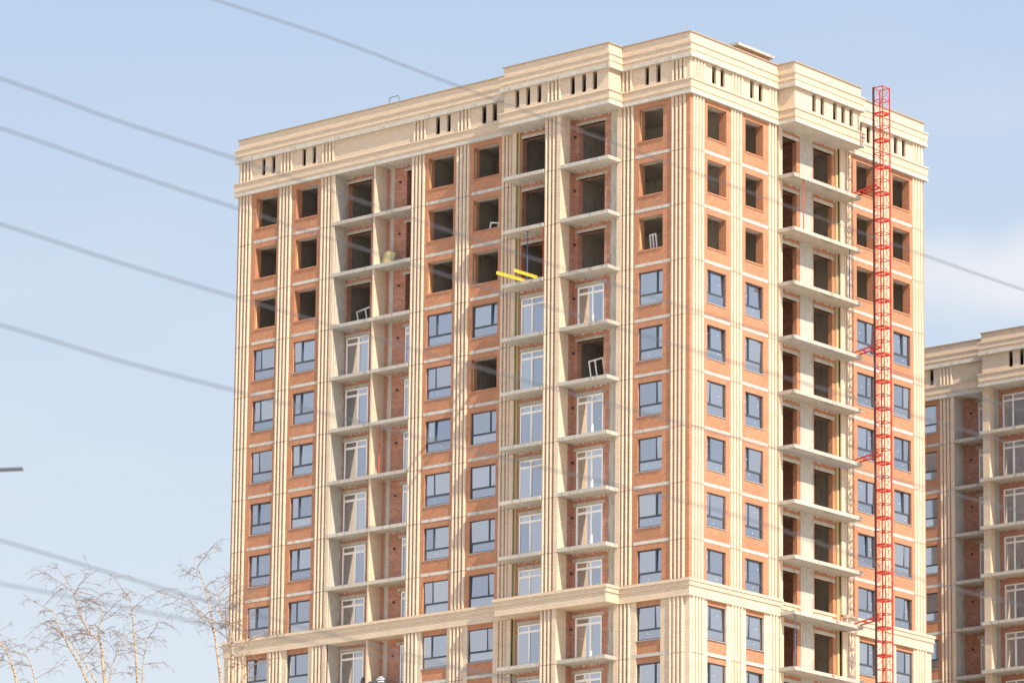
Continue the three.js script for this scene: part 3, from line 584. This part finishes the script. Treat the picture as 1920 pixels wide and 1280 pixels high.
{ // roof hoop
  const t = thing('roof_hoop', 'thin black steel hoop standing on the roof edge', 'rail', [-21.6, Y0 + 6.42, -0.25]);
  const cv = new THREE.CatmullRomCurve3([[0, 0, 0], [-0.03, 0.30, 0], [-0.02, 0.40, 0], [0.06, 0.45, 0], [0.62, 0.47, 0], [0.68, 0.42, 0], [0.74, 0, 0]].map((v) => new THREE.Vector3(...v)), false, 'catmullrom', 0.2);
  mesh('hoop', new THREE.TubeGeometry(cv, 40, 0.024, 8), M.steel, t);
}
{ // bags on the loggia below the belt course
  const blob = (name, label, pos, s, mat) => {
    const g = new THREE.IcosahedronGeometry(1, 4), p = g.attributes.position;
    for (let i = 0; i < p.count; i++) { const v = new THREE.Vector3().fromBufferAttribute(p, i), k = 0.6 + 0.85 * fbm(v.x * 1.6 + 5 + pos[0], v.y * 1.6 + v.z * 1.3 + 9, 0, 3); v.multiplyScalar(k); v.y = Math.max(v.y, -0.75); p.setXYZ(i, v.x * s[0], (v.y + 0.75) * s[1], v.z * s[2]); }
    g.computeVertexNormals(); const m = mesh(name, g, mat, scene); m.position.set(...pos); tag(m, label, 'bag', 'bags left on the loggia floor'); return m;
  };
  const stripe = tex(64, 64, (x, y) => ((Math.floor(y / 8) % 2) ? [0.10, 0.16, 0.48] : [0.82, 0.82, 0.72]), 1, 1);
  stripe.repeat.set(1, 2);
  blob('striped_bag', 'blue and white striped bag on the loggia floor under the belt course', [-21.6, fl(9), -0.25], [0.34, 0.40, 0.2], new THREE.MeshStandardMaterial({ map: stripe, roughness: 0.8 }));
  blob('dark_sack', 'dark grey sack slumped beside the striped bag', [-22.05, fl(9), -0.1], [0.5, 0.26, 0.16], plain(0.05, 0.055, 0.06, 0.8));
  blob('brown_sack', 'brown sack propped against the loggia door left of the striped bag', [-22.75, fl(9), -0.25], [0.2, 0.42, 0.18], plain(0.12, 0.075, 0.065, 0.8));
}
{ // numbers sprayed on the slab edges
  const mark = (txt, t, y) => { const c = document.createElement('canvas'); c.width = 128; c.height = 64; const x = c.getContext('2d'); x.clearRect(0, 0, 128, 64); x.fillStyle = '#d0282c'; x.font = 'bold 58px sans-serif'; x.fillText(txt, 8, 54); const tx = new THREE.CanvasTexture(c); tx.colorSpace = THREE.SRGBColorSpace; const m = mesh('sprayed_number', new THREE.PlaneGeometry(0.5, 0.18), new THREE.MeshStandardMaterial({ map: tx, transparent: true, roughness: 0.9 }), tower); m.rotation.y = Math.PI / 2; m.position.set(1.134, y, -t); };
  mark('24', 11.2, Y0 - 9 * FH + 0.1); mark('25', 11.6, Y0 - 8 * FH + 0.1);
}

// ------------------------------------------------------------------ overhead cables, close to the camera and out of focus
function cable(label, pts, depth0, depth1, r) {
  const P = pts.map(([x, y], i) => at(x, y, depth0 + (depth1 - depth0) * (x + 1500) / 5000));
  const m = mesh('overhead_cable', new THREE.TubeGeometry(new THREE.CatmullRomCurve3(P), 120, r, 8), M.cable, scene);
  tag(m, label, 'cable', 'blurred overhead cables crossing the sky');
}
cable('uppermost overhead cable, running above the roof edge and past the right end of the tower', [[-900, -405], [0, -128], [405, 0], [640, 78], [850, 158], [1300, 322], [1735, 479], [1920, 543], [3200, 960]], 22, 30, 0.0038);
cable('overhead cable meeting the tower at its cornice', [[-900, -128], [0, 147], [220, 226], [440, 297], [900, 452], [1400, 612], [1920, 770], [3200, 1140]], 19, 24, 0.0038);
cable('overhead cable meeting the tower at its topmost window holes', [[-900, -30], [0, 240], [220, 316], [440, 389], [900, 536], [1400, 686], [1920, 838], [3200, 1180]], 19, 24, 0.0038);
cable('overhead cable meeting the tower beside its third row of window holes', [[-900, 160], [0, 420], [220, 491], [440, 557], [900, 690], [1400, 826], [1920, 960], [3200, 1270]], 18.5, 23, 0.0038);
cable('overhead cable meeting the tower among the upper glazed windows', [[-900, 370], [0, 609], [220, 675], [436, 731], [900, 848], [1400, 972], [1722, 1084], [1920, 1135], [3200, 1420]], 18, 22, 0.0038);
cable('overhead cable passing just above the bare birch tops', [[-900, 778], [0, 1013], [200, 1072], [400, 1130], [900, 1260], [1400, 1378], [2600, 1620]], 19, 23, 0.0036);
cable('lowest overhead cable, passing behind the bare birch twigs', [[-900, 935], [0, 1094], [160, 1124], [340, 1160], [900, 1262], [1400, 1345], [2600, 1520]], 18, 21, 0.003);

{ // end of a street lamp arm at the left edge
  const tip = at(42, 879, 44), base = at(-420, 900, 44);
  const t = thing('street_lamp', 'grey street lamp arm with a narrow head reaching in over the sky', 'street lamp', [base.x, 0, base.z]);
  const loc = (v) => v.clone().sub(t.position);
  mesh('pole', new THREE.CylinderGeometry(0.07, 0.1, base.y, 12).translate(0, base.y / 2, 0), M.steel, t);
  mesh('arm', new THREE.TubeGeometry(new THREE.CatmullRomCurve3([loc(base), loc(at(-200, 888, 44)), loc(at(-8, 881.5, 44))]), 20, 0.022, 8), M.steel, t);
  new GB().bar(loc(at(-40, 882.3, 44)).toArray(), loc(tip).toArray(), 0.09, 0.022).build('lamp_head', M.cable, t);
}

// ------------------------------------------------------------------ bare birches
const barkMat = (() => { const map = tex(128, 256, (x, y) => { const a = fbm(x / 16, y / 5, 0, 4), b = fbm(x / 30 + 7, y / 30, 0, 3); const k = a > 0.62 ? 0.35 : 1; return [0.50, 0.38, 0.26].map((v, i) => s8(v * k * (0.75 + 0.4 * b))); }, 1, 1.6); return new THREE.MeshStandardMaterial({ map, roughness: 0.85 }); })();
const twigMat = plain(0.17, 0.12, 0.095, 0.9), limbMat = plain(0.24, 0.155, 0.10, 0.9);
function taper(g, pts, r0, r1, seg = 6) {           // tapered tube through points into a GB
  const cv = new THREE.CatmullRomCurve3(pts), n = Math.max(2, pts.length * 2), fr = cv.computeFrenetFrames(n, false);
  let prev = null;
  for (let i = 0; i <= n; i++) {
    const c = cv.getPoint(i / n), r = r0 + (r1 - r0) * i / n, ringp = [];
    for (let k = 0; k <= seg; k++) { const t = k / seg * Math.PI * 2, nn = fr.normals[i].clone().multiplyScalar(Math.cos(t)).addScaledVector(fr.binormals[i], Math.sin(t)); ringp.push([c.clone().addScaledVector(nn, r).toArray(), nn.toArray(), [k / seg * 0.6, c.y]]); }
    if (prev) for (let k = 0; k < seg; k++) { const [a, b, d, e] = [prev[k], prev[k + 1], ringp[k + 1], ringp[k]]; g.tri(a[0], b[0], d[0], a[1], b[1], d[1], a[2], b[2], d[2]); g.tri(a[0], d[0], e[0], a[1], d[1], e[1], a[2], d[2], e[2]); }
    prev = ringp;
  }
}
function birch(label, depth, base, limbs, sd, dens = 1) {   // limbs: pixel paths from low to high with radii in metres
  seed = sd;
  const foot = at(base[0], base[1], depth), t = thing('birch_tree', label, 'tree', [foot.x, 0, foot.z], 'bare birches beside the tower');
  const loc = (v) => v.sub(t.position), trunk = new GB(), branch = new GB(), twig = new GB();
  const V = (x, y, z) => new THREE.Vector3(x, y, z);
  const side = CR.clone(), dep = CF.clone().setY(0).normalize();
  const addTwigs = (p, dir, len, lvl) => {
    const pts = [p.clone()], d = dir.clone(); const n = 5;
    for (let i = 0; i < n; i++) { d.y -= lvl ? 0.14 : 0.05; d.x += rr(-0.16, 0.16); d.z += rr(-0.16, 0.16); d.y += rr(-0.1, 0.1); d.normalize(); pts.push(pts[i].clone().addScaledVector(d, len / n)); }
    const r0 = lvl === 0 ? 0.009 + len * 0.003 : 0.0050 + len * 0.0012;
    taper(lvl === 0 ? branch : twig, pts, r0, lvl === 0 ? 0.005 : 0.003, lvl ? 4 : 5);
    if (lvl < 2) { const m = lvl === 0 ? Math.round(6 * dens) : 3; for (let i = 0; i < m; i++) { const k = 1 + Math.floor(rnd() * n); const q = side.clone().multiplyScalar(rr(-1, 1)).addScaledVector(dep, rr(-0.8, 0.8)); q.y = rr(-0.5, 0.55); q.addScaledVector(d, 0.5).normalize(); addTwigs(pts[k], q, len * rr(0.3, 0.62), lvl + 1); } }
  };
  limbs.forEach((L, li) => {
    const pts = L.path.map(([x, y], i) => loc(at(x, y, depth + (L.dz ?? 0) * i / L.path.length)));
    if (L.ground) { const p = pts[0]; pts.unshift(V(0, 0, 0), V(p.x * 0.4, p.y * 0.45, p.z * 0.4)); }
    taper(li === 0 ? trunk : L.r0 > 0.035 ? trunk : branch, pts, L.ground ? 0.078 : L.r0 * 0.6, L.r1 * 0.7, 8);
    const cv = new THREE.CatmullRomCurve3(pts), n = Math.round((L.n ?? 9) * dens * 0.8);
    for (let i = 0; i < n; i++) { const u = (L.ground ? 0.62 : 0.12) + (L.ground ? 0.38 : 0.88) * (i + rnd()) / n, p = cv.getPoint(u), sgn = rnd() < 0.5 ? -1 : 1; const d = side.clone().multiplyScalar(sgn * rr(0.35, 1)).addScaledVector(dep, rr(-0.7, 0.7)); d.y = rr(0.1, 0.75); d.normalize(); addTwigs(p, d, rr(0.45, 1.25) * (L.len ?? 1), 0); }
  });
  trunk.build('trunk', barkMat, t); branch.build('branches', limbMat, t); const c = twig.build('crown', twigMat, t);
}
birch('bare birch with two bowed pale stems at the picture edge, far from the tower', 132, [32, 2430], [
  { path: [[40, 1500], [32, 1290], [20, 1240], [2, 1206], [-14, 1190]], r0: 0.1, r1: 0.02, ground: true, n: 10 },
  { path: [[72, 1330], [66, 1280], [55, 1240], [46, 1226], [30, 1222]], r0: 0.05, r1: 0.008, n: 8 }], 101, 0.9);
birch('bare birch with forked pale crown stems, tallest of the clump away from the tower', 128, [205, 2430], [
  { path: [[205, 1500], [198, 1300], [192, 1245], [187, 1203], [168, 1186], [152, 1156], [139, 1118], [132, 1098]], r0: 0.1, r1: 0.012, ground: true, n: 12 },
  { path: [[187, 1206], [185, 1180], [189, 1155], [188, 1122]], r0: 0.05, r1: 0.008, n: 8 },
  { path: [[203, 1290], [208, 1255], [214, 1236], [230, 1208], [240, 1190]], r0: 0.04, r1: 0.008, n: 9 }], 222);
birch('bare birch leaning outwards with a reddish bowed stem', 130, [190, 2430], [
  { path: [[190, 1500], [165, 1285], [148, 1245], [130, 1215], [117, 1188], [103, 1160], [96, 1140]], r0: 0.09, r1: 0.01, ground: true, n: 13 },
  { path: [[186, 1290], [160, 1246], [136, 1208], [124, 1190]], r0: 0.05, r1: 0.012, n: 9 }], 333);
birch('slim bare birch with thin upright stems between the clump and the tower', 134, [262, 2430], [
  { path: [[262, 1500], [258, 1300], [254, 1225], [250, 1180], [246, 1140], [244, 1118]], r0: 0.07, r1: 0.006, ground: true, n: 10 },
  { path: [[266, 1300], [268, 1240], [274, 1212], [277, 1195]], r0: 0.04, r1: 0.008, n: 8 }], 444, 0.9);
birch('tall bare birch with drooping twigs just beside the tower edge', 125, [425, 2430], [
  { path: [[425, 1500], [414, 1280], [408, 1230], [402, 1188], [391, 1132], [378, 1082], [362, 1046]], r0: 0.1, r1: 0.004, ground: true, n: 12, len: 0.9 },
  { path: [[404, 1200], [390, 1160], [370, 1142], [356, 1130]], r0: 0.03, r1: 0.006, n: 6 }], 555, 0.9);
birch('bare birch standing in front of the tower edge with sunlit pale stems', 120, [438, 2430], [
  { path: [[440, 1500], [436, 1290], [435, 1220], [433, 1184], [424, 1166], [414, 1150], [411, 1122], [412, 1096]], r0: 0.11, r1: 0.005, ground: true, n: 11 },
  { path: [[455, 1310], [455, 1255], [455, 1225], [466, 1200], [482, 1192], [501, 1186]], r0: 0.045, r1: 0.01, n: 7, len: 0.7 },
  { path: [[446, 1290], [462, 1262], [480, 1243], [506, 1234]], r0: 0.035, r1: 0.012, n: 5, len: 0.7 },
  { path: [[430, 1215], [424, 1185], [422, 1150], [424, 1120]], r0: 0.03, r1: 0.006, n: 6 }], 666);

renderer.render(scene, camera);
